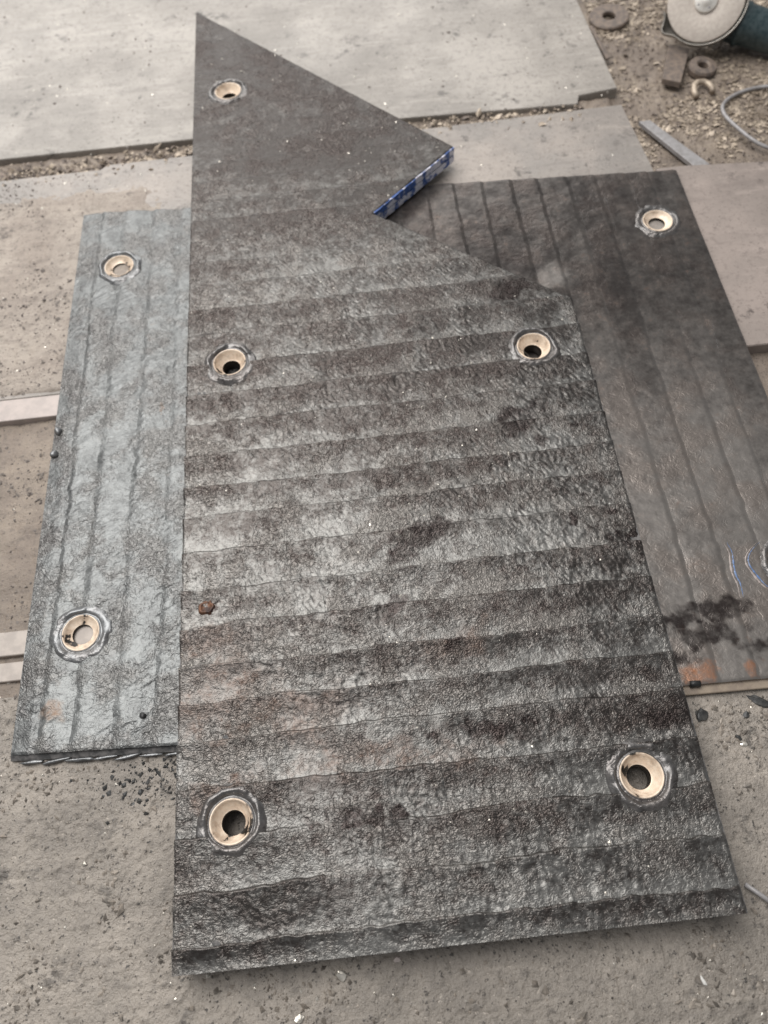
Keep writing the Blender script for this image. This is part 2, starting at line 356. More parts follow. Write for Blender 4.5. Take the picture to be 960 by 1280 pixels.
class WearPlate:
    """overlay plate: weld beads stacked along axis s, running along axis a.
    swap=False: s = Y, a = X;  swap=True: s = X, a = Y"""
    def __init__(s, name, root_loc, swap, bounds, lo, hi, ztop, zbot, holes, poly, mats, prof, res, seed, masks, wob=0.006):
        s.swap, s.b, s.lo, s.hi, s.ztop, s.zbot, s.holes, s.prof, s.seed, s.wobA = swap, bounds, lo, hi, ztop, zbot, holes, prof, seed, wob
        s.root_loc = np.array(root_loc); s.mats = mats; s.masks = masks; s.res = res; s.poly = poly
        s.root = empty(name, root_loc); s.basedrop = .0045
    def wob(s, i, a):
        if i == 0 or i == len(s.b) - 1: return 0 * a
        return s.wobA * 2 * (fbm(a, a * 0 + i * 3.7, 0.16, 3, s.seed + i) - .5) + 0.0042 * (vnoise(a / 0.017, a * 0 + i * 9.1, s.seed + i) - .5)
    def height(s, i, a, sc, v):
        x, y = (sc, a) if s.swap else (a, sc)
        return s.prof(i, v, x, y)
    def H(s, x, y):
        """surface height at any point"""
        x = np.atleast_1d(np.asarray(x, float)); y = np.atleast_1d(np.asarray(y, float))
        a, sc = (y, x) if s.swap else (x, y)
        z = np.zeros_like(a)
        for i in range(len(s.b) - 1):
            l = s.b[i] + s.wob(i, a); h = s.b[i + 1] + s.wob(i + 1, a)
            m = (sc >= l) & (sc < h)
            v = np.clip((sc - l) / (h - l), 0, 1)
            z = np.where(m, s.height(i, a, sc, v), z)
        return s.ztop + z
    def build_beads(s):
        for i in range(len(s.b) - 1):
            n = max(6, int((s.b[i + 1] - s.b[i]) / s.res))
            sb = np.linspace(s.b[i] + 1e-5, s.b[i + 1] - 1e-5, 9)
            ml = max((s.hi(sb) - s.lo(sb)).max(), 0.01); m = max(4, int(ml / s.res))
            u = np.linspace(0, 1, m + 1)[None, :]; v = np.linspace(0, 1, n + 1)[:, None]
            s0 = s.b[i] + (s.b[i + 1] - s.b[i]) * v + 0 * u
            a = s.lo(s0) + (s.hi(s0) - s.lo(s0)) * u
            l = s.b[i] + s.wob(i, a); h = s.b[i + 1] + s.wob(i + 1, a)
            sc = l + (h - l) * v
            a = s.lo(sc) + (s.hi(sc) - s.lo(sc)) * u
            x, y = (sc, a) if s.swap else (a, sc)
            z = s.ztop + s.height(i, a, sc, v + 0 * a)
            # ragged outer edge
            e = np.minimum(u, 1 - u) * (s.hi(sc) - s.lo(sc))
            z = z - 0.0015 * (1 - sst(0, 0.004, e))
            V = np.stack([x, y, z], -1).reshape(-1, 3)
            k = (np.arange(n)[:, None] * (m + 1) + np.arange(m)[None]).ravel()
            F = np.stack([k, k + 1, k + m + 2, k + m + 1], 1)
            if s.swap: F = F[:, ::-1]
            cen = V[F].mean(1)
            keep = np.ones(len(F), bool)
            for hx, hy in s.holes: keep &= np.hypot(cen[:, 0] - hx, cen[:, 1] - hy) > 0.0415
            F = F[keep]
            # skirt
            w_ = m + 1
            ring = np.concatenate([np.arange(w_), np.arange(1, n + 1) * w_ + m, n * w_ + np.arange(m - 1, -1, -1), np.arange(n - 1, 0, -1) * w_])
            top = V[ring].copy(); bot = top.copy(); bot[:, 2] = s.ztop - 0.0100 if s.basedrop > .008 else s.ztop - 0.008
            if s.holes:
                d = np.min([np.hypot(top[:, 0] - hx, top[:, 1] - hy) for hx, hy in s.holes], 0)
            else: d = np.full(len(top), 9.0)
            b0 = len(V); N = len(ring); q = np.arange(N); q2 = (q + 1) % N
            ok = (d[q] > 0.0415) & (d[q2] > 0.0415)
            S = np.stack([b0 + q2, b0 + q, b0 + N + q, b0 + N + q2], 1)[ok]
            if s.swap: S = S[:, ::-1]
            V = np.concatenate([V, top, bot])
            vv = np.concatenate([(v + 0 * a).ravel(), (v + 0 * a).ravel()[ring], (v + 0 * a).ravel()[ring]])
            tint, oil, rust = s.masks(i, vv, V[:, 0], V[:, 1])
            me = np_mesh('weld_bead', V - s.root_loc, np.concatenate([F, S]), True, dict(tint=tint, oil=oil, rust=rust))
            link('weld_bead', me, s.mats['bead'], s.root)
    def build_base(s, flare=None):
        bm = bmesh.new(); edges = []
        zt = s.ztop - s.basedrop
        def loop(pts):
            vs = [bm.verts.new((p[0] - s.root_loc[0], p[1] - s.root_loc[1], zt - s.root_loc[2])) for p in pts]
            return [bm.edges.new((vs[k], vs[(k + 1) % len(vs)])) for k in range(len(vs))]
        edges += loop(s.poly)
        for hx, hy in s.holes:
            edges += loop([(hx + 0.036 * math.cos(q), hy + 0.036 * math.sin(q)) for q in np.linspace(0, 2 * math.pi, 32, endpoint=False)])
        bmesh.ops.triangle_fill(bm, use_beauty=True, use_dissolve=False, edges=edges)
        fs = bm.faces[:]
        r = bmesh.ops.extrude_face_region(bm, geom=fs)
        for e in r['geom']:
            if isinstance(e, bmesh.types.BMVert):
                e.co.z = s.zbot - s.root_loc[2]
                if flare: flare(e, s.root_loc)
        bmesh.ops.recalc_face_normals(bm, faces=bm.faces[:])
        link('base_plate', bm_mesh('base_plate', bm), s.mats['base'], s.root)
    def build_holes(s):
        for k, (hx, hy) in enumerate(s.holes):
            z0 = s.ztop; sd = s.seed * 7 + k * 13
            depth = s.ztop - s.zbot - 0.001
            zc = -min(0.017, depth * .72)
            prof = [(0.0338, -0.002), (0.0335, 0.0010), (0.0325, 0.0020), (0.0312, 0.0014), (0.0300, -0.002), (0.0205, zc), (0.0185, zc - .0006)]
            v, f = lathe(prof, 56)
            sl = link('bolt_sleeve', np_mesh('bolt_sleeve', v, f), s.mats['tan'], s.root, Vector((hx, hy, z0)) - Vector(s.root_loc))
            v, f = lathe([(0.0186, zc - .0004), (0.0180, zc - .002), (0.0178, -depth), (0.030, -depth)], 40)
            link('bore', np_mesh('bore', v, f), M['bore'], sl)
            def nz(th, r, z):
                wv = fbm(np.cos(th) * r + k, np.sin(th) * r, 0.012, 3, sd) - .5
                wv2 = fbm(np.cos(th) * 0.04 + k, np.sin(th) * 0.04 + 4, 0.035, 2, sd + 5) - .5
                wv3 = fbm(np.cos(th) * 0.04 + k, np.sin(th) * 0.04 + 9, 0.03, 2, sd + 9)
                m_ = (r > .037) * (r < .054)
                return 0.009 * wv2 * (r > 0.038) + 0.003 * wv * (r > 0.034), m_ * (0.0032 * wv - z * .75 * sst(.45, .7, wv3)) - .004 * np.maximum(wv2, 0) * (r > .049) 
            rp = [(0.0330, -0.006), (0.0333, 0.0008), (0.0345, 0.0006), (0.0362, -0.0022), (0.0378, -0.0012), (0.0395, 0.0022), (0.042, 0.0048), (0.044, 0.0052), (0.046, 0.0044), (0.0482, 0.0026), (0.0505, 0.0004), (0.0530, -0.0016), (0.0555, -0.004), (0.058, -0.009)]
            v, f = lathe(rp, 160, nz)
            me = np_mesh('weld_collar', v, f[:, ::-1])
            link('weld_collar', me, s.mats['weld'], sl)

def mask_blob(x, y, c, rx, ry, ang=0.0, seed=0, rag=0.6):
    dx, dy = x - c[0], y - c[1]
    ca, sa = math.cos(ang), math.sin(ang)
    d = np.hypot((dx * ca + dy * sa) / rx, (-dx * sa + dy * ca) / ry)
    d = d + rag * (fbm(x, y, min(rx, ry) * 0.8, 3, seed) - .5) * 2
    return 1 - sst(0.25, 1.25, d)

# ---- large notched plate on top
MZT, MZB = 0.058, 0.0185
Apt, Bpt, Cpt, Dpt = px(245, 15, MZT), px(567, 183, MZT), px(466, 266, MZT), px(715, 372, MZT)
XL, XR, Y0 = -0.3675, 0.4455, -0.0425
xr = interp([(-1, XR + .002), (Dpt.y, Dpt.x), (Cpt.y, Cpt.x), (Bpt.y, Bpt.x), (Apt.y, Apt.x + .002), (9, Apt.x + .002)])
xl = interp([(-1, XL), (Apt.y, Apt.x), (9, Apt.x)])
mb = [Y0, -0.008, 0.062, 0.134, 0.204, 0.279, 0.338, 0.402, 0.472, 0.538, 0.613, 0.681, 0.745, 0.815, 0.888, 0.960, 1.032, 1.112, 1.180, 1.250, 1.318, 1.385, 1.450, 1.515, 1.578, 1.645, 1.713, 1.782, 1.852, 1.922, 1.992, 2.062, 2.132, 2.20, Apt.y]
MAIN_HOLES = [(px(285, 114, MZT).x, px(285, 114, MZT).y), (px(287, 453, MZT).x, px(287, 453, MZT).y), (px(667, 433, MZT).x, px(667, 433, MZT).y), (px(289, 1027, MZT).x, px(289, 1027, MZT).y), (px(802, 969, MZT).x, px(802, 969, MZT).y)]

def main_prof(i, v, x, y):
    q = 1 - v                                   # 0 far edge, 1 near edge
    calm = sst(1.25, 1.6, y) * sst(-0.30, -0.05, x)            # ground-smooth upper right
    amp = 0.0050 * (0.35 + 1.4 * sst(.25, .75, fbm(x, y, 0.11, 2, 40))) * (1 - 0.6 * sst(.95, 1.25, y)) * (1 - 0.5 * sst(1.35, 1.5, y))
    z = amp * (np.power(np.clip(1 - q, 0, 1), 1.7) * sst(-.005, .045, q) - .45) + amp * .40 * np.power(np.clip(1 - q / .05, 0, 1), 2) * 0
    z = z + 0.0012 * (fbm(x, y, 0.035, 2, 50) - .5) * (1 - .5 * calm)
    xs = x + 0.007 * (vnoise(x / .022, y / .022, 77) - .5); ys = y + 0.007 * (vnoise(x / .022, y / .022, 78) - .5)
    sel = sst(.42, .58, fbm(x, y, 0.05, 2, 61))
    r1 = vnoise((xs * .8 + ys * .6) / .0044, (-xs * .6 + ys * .8) / .0085, 62); r2 = vnoise((xs * .7 - ys * .7) / .0085, (xs * .7 + ys * .7) / .0044, 63)
    rip = r1 * sel + r2 * (1 - sel) - .5
    rough = (0.45 + 0.8 * sst(.35, .7, fbm(x, y, .12, 2, 64))) * (1 - .8 * calm)
    return z + 0.0012 * rip * rough

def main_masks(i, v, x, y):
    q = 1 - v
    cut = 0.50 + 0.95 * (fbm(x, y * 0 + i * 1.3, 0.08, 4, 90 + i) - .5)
    band = 1 - sst(cut - .10, cut + .25, q)                     # far side of each pass darkened: painted shade along with heat tint
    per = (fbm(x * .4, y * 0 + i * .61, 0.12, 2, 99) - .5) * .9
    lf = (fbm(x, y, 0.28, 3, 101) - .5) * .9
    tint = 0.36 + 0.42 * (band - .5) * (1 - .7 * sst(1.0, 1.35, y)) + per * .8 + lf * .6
    tint = tint - .18 * sst(.70, .98, q) * (1 - sst(1.2, 1.5, y))  # near edge of each pass coloured paler, a painted lit crest
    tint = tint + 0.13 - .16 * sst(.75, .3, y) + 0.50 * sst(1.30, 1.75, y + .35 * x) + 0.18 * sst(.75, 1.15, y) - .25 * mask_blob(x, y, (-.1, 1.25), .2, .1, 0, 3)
    tint = tint + .45 * mask_blob(x, y, (.28, .243), .22, .034, 0, 5, .5) + .4 * mask_blob(x, y, (.38, .21), .10, .04, 0, 6, .5)
    oil = np.zeros_like(x); rust = np.zeros_like(x)
    for c, rx, ry, an in (((.26, .81), .10, .05, .5), ((.42, .552), .055, .022, -.2), ((.302, .763), .018, .016, 0), ((.374, .79), .012, .012, 0), ((.331, .593), .018, .014, 0), ((.244, .628), .012, .010, 0), ((.397, .601), .022, .012, 0), ((.42, .235), .06, .03, .1), ((.10, .39), .035, .022, .4), ((.06, .60), .06, .03, .1), ((-.08, .14), .12, .016, 0), ((.13, .245), .10, .02, 0), ((.0, .47), .05, .02, .2),  ((.30, 1.14), .08, .03, .0), ((.02, .56), .03, .03, 0), ((-.31, .505), .012, .010, 0)):
        oil = np.maximum(oil, mask_blob(x, y, c, rx, ry, an, 7, .9) * .85)
    for c, rx, ry, an in (((-.29, .35), .10, .09, .2), ((-.20, .30), .16, .05, .1), ((.09, .40), .06, .04, 0), ((-.33, .44), .05, .06, 0), ((-.31, .20), .07, .03, 0), ((-.05, .225), .2, .03, 0)):
        rust = np.maximum(rust, mask_blob(x, y, c, rx * 1.2, ry * 1.2, an, 17, .9) * .6)
    return tint, oil, rust

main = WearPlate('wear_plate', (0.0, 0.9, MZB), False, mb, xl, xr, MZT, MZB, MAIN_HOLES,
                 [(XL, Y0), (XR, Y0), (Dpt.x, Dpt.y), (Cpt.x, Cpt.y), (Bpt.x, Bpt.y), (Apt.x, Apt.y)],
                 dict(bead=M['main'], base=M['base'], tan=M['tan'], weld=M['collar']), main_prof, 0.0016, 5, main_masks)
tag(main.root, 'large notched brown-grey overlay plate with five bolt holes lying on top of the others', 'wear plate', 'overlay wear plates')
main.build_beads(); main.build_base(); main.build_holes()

# blue-painted cut edge in the notch: two laminations with a groove between them
def edge_strip(p, q, n_out, z0, z1, off, th, seg=40, sd=0):
    d = (q - p); L = d.length; d.normalize()
    us = np.linspace(0, 1, seg + 1); rows = [z0, z0 + (z1 - z0) * .5, z1]
    vs = []
    for z in rows:
        for u in us:
            w_ = off + 0.0015 * (vnoise(np.array(u * 40.), np.array(z * 900.), sd) - .5)
            pt = p + d * (u * L) + n_out * float(w_); vs.append((pt.x, pt.y, z))
    for z in (z1, z0):
        for u in us:
            pt = p + d * (u * L) - n_out * th; vs.append((pt.x, pt.y, z))
    W = seg + 1; f = []
    order = [3 * W * 0 + 0, W, 2 * W, 3 * W, 4 * W]
    for k in range(4):
        for j in range(seg): f.append((order[k] + j, order[k] + j + 1, order[k + 1] + j + 1, order[k + 1] + j))
    return vs, f
nout = Vector((Bpt.y - Cpt.y, -(Bpt.x - Cpt.x), 0)).normalized()
b2, c2 = Vector((Bpt.x, Bpt.y, 0)), Vector((Cpt.x, Cpt.y, 0))
dd = (b2 - c2).normalized(); c2 = c2 + dd * .003
for z0, z1, off, sd in ((MZT - .0185, MZT - .0015, .0022, 1), (MZB + .0005, MZB + .0175, .0030, 2)):
    vs, f = edge_strip(c2, b2, nout, z0, z1, off, .002, sd=sd)
    me = np_mesh('painted_edge', np.array(vs) - main.root_loc, np.array(f), False)
    link('painted_edge', me, M['blue'], main.root)

# ---- dark plate underneath on the right
SZT, SZB = 0.0150, 0.0030
shi = interp([(0.0, 1.553), (0.21, 1.538), (0.777, 1.497)]); slo = interp([(0.0, 0.300), (0.777, 0.284)])
sb = [-0.02, 0.05, 0.12, 0.188, 0.255, 0.321, 0.392, 0.452, 0.522, 0.588, 0.658, 0.712, 0.777]
SEC_HOLES = [(px(822, 276, SZT).x, px(822, 276, SZT).y), (0.702, 0.482)]
def sec_prof(i, v, x, y):
    amp = 0.0024 * (0.6 + 0.8 * fbm(x, y, 0.15, 2, 140 + i))
    z = amp * (-0.5 + np.power(v, .8)) - amp * 1.0 * sst(.86, 1, v)
    z = z + 0.0016 * (fbm(x, y, 0.04, 2, 150) - .5) + 0.0005 * (fbm(x, y, 0.009, 2, 151) - .5)
    return z - 0.0005
def sec_masks(i, v, x, y):
    tint = 0.42 + 0.35 * (fbm(x, y, .2, 3, 160) - .5) + 0.35 * (fbm(x * .8, y * .1 + i * 2.2, .1, 2, 161) - .5) + .25 * sst(.95, 1.2, y) - .50 * sst(1.05, .6, y)
    tint = tint - .15 * sst(.7, 1, v)
    patch = mask_blob(x, y, (.425, 1.205), .04, .045, .1, 8, .35)
    tint = tint - patch * .8
    oil = np.zeros_like(x); rust = np.zeros_like(x)
    for c, rx, ry, an in (((.548, .412), .055, .022, .05), ((.515, .366), .075, .020, .05), ((.49, .40), .05, .012, 0), ((.60, .34), .03, .02, 0), ((.46, .34), .05, .02, 0)):
        oil = np.maximum(oil, mask_blob(x, y, c, rx * 1.2, ry * 1.25, an, 9, .8) * .85)
    for c, rx, ry in (((.50, .312), .035, .022), ((.485, .305), .04, .016), ((.577, .305), .012, .02)):
        rust = np.maximum(rust, mask_blob(x, y, c, rx, ry, 0, 19))
    return tint, oil, rust * 1.0
second = WearPlate('wear_plate', (0.39, 0.9, SZB), True, sb, slo, shi, SZT, SZB, SEC_HOLES,
                   [(-0.02, slo(-.02)), (.777, slo(.777)), (.777, shi(.777)), (.21, shi(.21)), (-.02, shi(-.02))],
                   dict(bead=M['second'], base=M['bar_tan'], tan=M['tan'], weld=M['collar']), sec_prof, 0.0026, 6, sec_masks, .003)
tag(second.root, 'dark smooth overlay plate partly hidden under the right side of the notched plate', 'wear plate', 'overlay wear plates')
second.build_beads(); second.build_base(); second.build_holes()

# ---- pale grey plate on the left
LZT, LZB = 0.0150, 0.0025
lhi = interp([(-.66, 1.571), (-.386, 1.550), (-.2, 1.536)]); llo = interp([(-.66, .2965), (-.38, .2865), (-.2, .280)])
lb = [-.652, -.609, -.553, -.482, -.4145, -.345, -.27]
LEFT_HOLES = [(px(149, 333, LZT).x, px(149, 333, LZT).y), (px(101, 791, LZT).x, px(101, 791, LZT).y)]
LROT = -0.013                                  # the pale plate lies slightly askew
def unrot(p, c=(-.46, .93)):
    dx, dy = p[0] - c[0], p[1] - c[1]; q = -LROT
    return (c[0] + dx * math.cos(q) - dy * math.sin(q), c[1] + dx * math.sin(q) + dy * math.cos(q))
LEFT_HOLES = [unrot(p) for p in LEFT_HOLES]
def left_prof(i, v, x, y):
    amp = 0.0032
    e = np.minimum(v, 1 - v)
    z = amp * (1 - .95 * np.power(v, 2.2)) * sst(-.06, .14 + .14 * fbm(x, y, .03, 2, 173), v) - amp
    z = z + 0.0006 * np.sin(v * math.pi)
    if i == 0: z = -0.0062 * (1 - v) - .001 - .0028 * sst(.7, 1, v)
    rip = vnoise((x * .85 + y * .5) / .012 + 3 * vnoise(x / .03, y / .03, 6), (-x * .5 + y * .85) / .005, 170) - .5
    z = z + 0.0016 * (fbm(x, y, 0.03, 2, 171) - .5) + 0.0014 * rip * (0.4 + sst(.35, .65, fbm(x, y, .06, 2, 172)))
    return z
def left_masks(i, v, x, y):
    tint = 0.30 + 0.5 * (fbm(x, y, .12, 3, 180) - .5) + (.18 if i == 0 else 0)
    oil = np.zeros_like(x); rust = np.zeros_like(x)
    oil = np.maximum(oil, mask_blob(x, y, (-.412, 1.40), .014, .014, 0, 4) * .0)
    for c, rx, ry in (((-.587, .362), .024, .026), ((-.43, .97), .006, .02)):
        rust = np.maximum(rust, mask_blob(x, y, c, rx, ry, 0, 29) * .8)
    return tint, oil, rust
left = WearPlate('wear_plate', (-.46, .93, LZB), True, lb, llo, lhi, LZT, LZB, LEFT_HOLES,
                 [(-.653, llo(-.653)), (-.27, llo(-.27)), (-.27, lhi(-.27)), (-.653, lhi(-.653))],
                 dict(bead=M['left'], base=M['base'], tan=M['tan'], weld=M['weld_pale']), left_prof, 0.0018, 8, left_masks, .0055)
left.basedrop = .0092
tag(left.root, 'pale blue-grey overlay plate with lengthwise weld beads sticking out on the left', 'wear plate', 'overlay wear plates')
def flare(v, rl):
    if v.co.y + rl[1] < .40 and abs(v.co.x + rl[0] + .565) > .05: v.co.y -= .0085
left.build_beads(); left.build_base(flare); left.build_holes()

def lump(r, seed, squash=0.7, sub=2):
    bm = bmesh.new(); bmesh.ops.create_icosphere(bm, subdivisions=sub, radius=1)
    rs = np.random.default_rng(seed); k = rs.normal(size=(5, 3)) * 1.6; ph = rs.uniform(0, 6, 5)
    for v in bm.verts:
        d = 1 + sum(.09 * math.sin(float(k[j] @ np.array(v.co)) * 1.5 + ph[j]) for j in range(5))
        v.co = Vector((v.co.x * r * d, v.co.y * r * d, v.co.z * r * squash * d))
    return bm
for k, (x, y, r) in enumerate(((-.642, .938, .0085), (-.644, .884, .0075))):
    link('spatter_ball', bm_mesh('spatter_ball', lump(r, k, .85, 3), True), M['weld_pale'], left.root, Vector((x, y, .0125)) - Vector(left.root_loc))
# bright slag tongues hanging along the front cut edge of the pale plate
for k in range(7):
    x0 = -.635 + k * .040; ln = .034 + .008 * ((k * 37) % 5) / 5
    bm = lump(1, 40 + k, 1, 2)
    for v in bm.verts: v.co = Vector((v.co.x * ln * .62, v.co.y * .0028 * (1 + .5 * math.sin(v.co.x * 9 + k)), v.co.z * .0022))
    o = link('slag_tongue', bm_mesh('slag_tongue', bm, True), M['weld_pale'], left.root, Vector((x0 + .018, float(llo(x0)) - .0122, .0032)) - Vector(left.root_loc))
    o.rotation_euler.z = .06 + .08 * math.sin(k * 2.1)
# bolt stub on the pale plate
link('spatter_ball', bm_mesh('spatter_ball', lump(.005, 77, .8, 2), True), M['slag'], left.root, Vector((-.431, .339, .0165)) - Vector(left.root_loc))

left.root.rotation_euler.z = LROT
# ---- relief cracks and scratches on the plates (thin bright ridges that follow the surface)
def ribbons(plate, paths, wd, mat, name, lift=.0004):
    V, Fc = [], []
    for pts in paths:
        pts = np.array(pts); n_ = len(pts)
        z = plate.H(pts[:, 0], pts[:, 1])
        d = np.gradient(pts, axis=0); d /= np.linalg.norm(d, axis=1)[:, None] + 1e-9
        nn = np.stack([-d[:, 1], d[:, 0]], 1)
        w_ = wd * (0.35 + .65 * rng.random(n_)) * np.sin(np.linspace(.15, math.pi - .15, n_))
        b0 = len(V)
        for k in range(n_):
            V.append((pts[k, 0] - nn[k, 0] * w_[k], pts[k, 1] - nn[k, 1] * w_[k], z[k] - .0004))
            V.append((pts[k, 0], pts[k, 1], z[k] + lift + w_[k] * .7))
            V.append((pts[k, 0] + nn[k, 0] * w_[k], pts[k, 1] + nn[k, 1] * w_[k], z[k] - .0004))
            if k:
                p0 = b0 + 3 * (k - 1); p1 = b0 + 3 * k
                Fc += [(p0, p1, p1 + 1, p0 + 1), (p0 + 1, p1 + 1, p1 + 2, p0 + 2)]
    me = np_mesh(name, np.array(V) - plate.root_loc, np.array(Fc), False)
    o = link(name, me, mat, plate.root); o['kind'] = 'stuff'
def wander(p, q, n_=30, amp=.003, sd=0):
    tt = np.linspace(0, 1, n_); p = np.array(p); q = np.array(q)
    d = q - p; nn = np.array([-d[1], d[0]]) / (np.hypot(*d) + 1e-9)
    off = amp * 2 * (fbm(tt, tt * 0 + sd, .35, 3, sd) - .5)
    return p + d * tt[:, None] + nn * off[:, None]
paths = []
for k in range(60):
    y = rng.uniform(.02, 1.3); x = XL + .03 + rng.integers(0, 11) * .0755 + rng.normal(0, .006); L = rng.uniform(.03, .13)
    if x > .42 or (y > 1.1 and x > .3): continue
    if any(abs(x - h[0]) < .055 and y - .055 < h[1] < y + L + .055 for h in MAIN_HOLES): continue
    if y + L > 1.09 and x > .1: continue
    paths.append(wander((x, y), (x + rng.normal(0, .004), y + L), 24, .003, k))
paths += [wander((.159, .865), (.163, .714), 30, .004, 91), wander((.418, .335), (.413, .285), 16, .003, 92), wander((.413, .285), (.375, .282), 12, .003, 93),
          wander((-.20, .162), (-.15, .150), 20, .004, 121), wander((-.15, .150), (-.105, .128), 20, .004, 122), wander((-.06, .165), (-.03, .150), 14, .003, 123), wander((.04, 1.14), (.02, 1.10), 14, .004, 124),
          wander((.07, .45), (.085, .40), 16, .002, 94), wander((.30, 1.0), (.33, .95), 16, .003, 95)]
ribbons(main, paths, .0007, M['weld_pale'], 'relief_crack')
sp = [wander((.590, .60), (.594, .56), 16, .003, 97), wander((.73, 1.06), (.715, .94), 20, .006, 98), wander((.715, .70), (.705, .62), 20, .003, 99)]
for k in range(6):
    xx = sb[5 + k]; sp.append(wander((xx + .004, shi(xx) - .01), (xx + .006, shi(xx) - .01 - rng.uniform(.1, .3)), 40, .004, 110 + k))
arc = [(.702 + (.070 + .003 * math.sin(q * 5)) * math.cos(q), .482 + .058 * math.sin(q)) for q in np.linspace(2.2, 4.3, 40)]
lin = wander((.607, .535), (.601, .43), 30, .006, 96)
ribbons(second, [lin, arc], .0024, M['bluetint'], 'blue_tinted_ridge', .0003)  # blue colour paints a sky reflection on the line, heat tint on the arc
ribbons(second, [np.array(lin) - [.0055, 0], np.array(arc) - [.0048, 0]], .0028, M['bar'], 'pale_ridge', .0002)
ribbons(second, sp, .0007, M['weld_pale'], 'bead_toe', .0001)

# rusty pit with a burred rim near the left edge of the big plate
pc = px(258, 758, MZT); pz = float(main.H(pc.x, pc.y)[0])
def pn(th, r, z): 
    q = fbm(np.cos(th) * .03 + 3, np.sin(th) * .03, .02, 2, 66) - .5
    return .010 * q * (r > .003), .004 * q * (r > .006)
v, f = lathe([(.0003, -.0002), (.004, .0002), (.0075, .0008), (.0095, .0030), (.012, .0012), (.0145, -.003)], 40, pn)
link('rust_pit', np_mesh('rust_pit', v, f), M['pit'], main.root, Vector((pc.x, pc.y, pz)) - Vector(main.root_loc))

# ------------------------------------------------------------------ scattered chips
def chips_mesh(name, pts, size, flat, rs):
    """irregular six-point flakes, 8 triangles each"""
    n_ = len(pts); base = np.array([[1, 0, 0], [0, 1, 0], [-1, 0, 0], [0, -1, 0], [0, 0, 1], [0, 0, -1]], float)
    v = base[None] * rs.uniform(.45, 1.2, (n_, 6, 1))
    v[:, :, 0] *= rs.uniform(.6, 1.9, (n_, 1)); v[:, :, 2] *= flat
    th = rs.uniform(0, 6.283, n_); c, s_ = np.cos(th)[:, None], np.sin(th)[:, None]
    tl = rs.normal(0, .35, n_)[:, None]
    z2 = v[:, :, 2] + v[:, :, 0] * tl
    x2 = v[:, :, 0] * c - v[:, :, 1] * s_; y2 = v[:, :, 0] * s_ + v[:, :, 1] * c
    v = np.stack([x2, y2, z2], -1) * size[:, None, None] + pts[:, None, :]
    f = np.array([[0, 1, 4], [1, 2, 4], [2, 3, 4], [3, 0, 4], [1, 0, 5], [2, 1, 5], [3, 2, 5], [0, 3, 5]])
    F = (np.arange(n_)[:, None, None] * 6 + f[None]).reshape(-1, 3)
    return np_mesh(name, v.reshape(-1, 3), F, False)

def inside_plate(x, y):
    m = (x > XL - .003) & (x < xr(y) + .003) & (y > Y0 - .004) & (y < Apt.y)
    m |= (x > -.655) & (x < -.25) & (y > .272) & (y < 1.575)
    m |= (x > -.02) & (x < .78) & (y > .262) & (y < shi(x) + .004)
    return m
def floor_z(x, y):
    z = np.where(y < .402, slab_h(x, y), ground_h(x, y))
    far = (y > 1.80) & (x < .71); z = np.where((x < -.36) & (y > 1.05) & (y < 1.73), np.maximum(dirt_h(x, y), -.001), z); mid = (x > -.36) & (y > 1.05) & (y < 1.75) & (x < .72); rt = (x > .84) & (y > .98) & (y < 1.50)
    return np.where(far, .001, np.where(mid, -.001, np.where(rt, 0., z)))
def scatter(n_, xr_, yr_, dens=None, seed=0):
    rs = np.random.default_rng(seed)
    x = rs.uniform(*xr_, n_); y = rs.uniform(*yr_, n_)
    k = ~inside_plate(x, y)
    if dens is not None: k &= rs.random(n_) < dens(x, y)
    x, y = x[k], y[k]
    return np.stack([x, y, floor_z(x, y)], 1), rs
def stuff(name, label, cat, pts, rs, lo, hi, flat, mat):
    s_ = lo * (hi / lo) ** (rs.random(len(pts)) ** 2.2)
    o = link(name, chips_mesh(name, pts, s_, flat, rs), mat); tag(o, label, cat, kind='stuff'); return o
clump = lambda x, y: sst(.40, .68, fbm(x, y, .10, 3, 300)) + .08
p1, rs = scatter(46000, (-.95, .95), (-.4, .42), clump, 1); stuff('grit', 'dull brown grit strewn over the workshop floor', 'grit', p1, rs, .0008, .0062, .7, M['grit2'])
p1, rs = scatter(5000, (-.95, .95), (-.4, .42), clump, 2); stuff('metal_chips', 'small bright metal chips strewn over the near floor', 'chips', p1, rs, .001, .0035, .5, M['chip'])
p1, rs = scatter(9000, (-1.1, -.62), (.40, 1.74), clump, 3); stuff('grit', 'brown grit over the floor left of the pale plate', 'grit', p1, rs, .001, .0055, .6, M['grit'])
p1, rs = scatter(1000, (-1.1, -.3), (.40, 1.80), clump, 4); stuff('metal_chips', 'bright chips scattered left of the pale plate', 'chips', p1, rs, .001, .0045, .5, M['chip'])
pile = lambda x, y: sst(.30, .62, fbm(x, y, .14, 3, 310))
p1, rs = scatter(26000, (.73, 1.5), (1.50, 2.5), pile, 5); stuff('swarf', 'shiny pale swarf heaped on the ground around the grinder', 'swarf', p1 + np.array([0, 0, .003]), rs, .0014, .009, .10, M['swarf'])
p1, rs = scatter(6000, (.73, 1.5), (1.50, 2.6), None, 6); stuff('grit', 'dark grit on the ground around the grinder', 'grit', p1 + np.array([0, 0, .003]), rs, .0014, .006, .5, M['rust'])
seam = lambda x, y: (np.abs(y - (1.777 - .012 * (x + .4))) < .024) * 1.0
rs = np.random.default_rng(8); n_ = 1500
x = rs.uniform(-1.2, .62, n_); y = 1.765 + .022 * rs.standard_normal(n_) - .008 * (x < -.55); y = np.clip(y, 1.72, 1.80)
stuff('swarf', 'pale brown swarf lying in the seam between floor plates', 'swarf', np.stack([x, y, np.full(n_, -.013) + .013 * rs.random(n_)], 1), rs, .0025, .010, .5, M['swarf'])
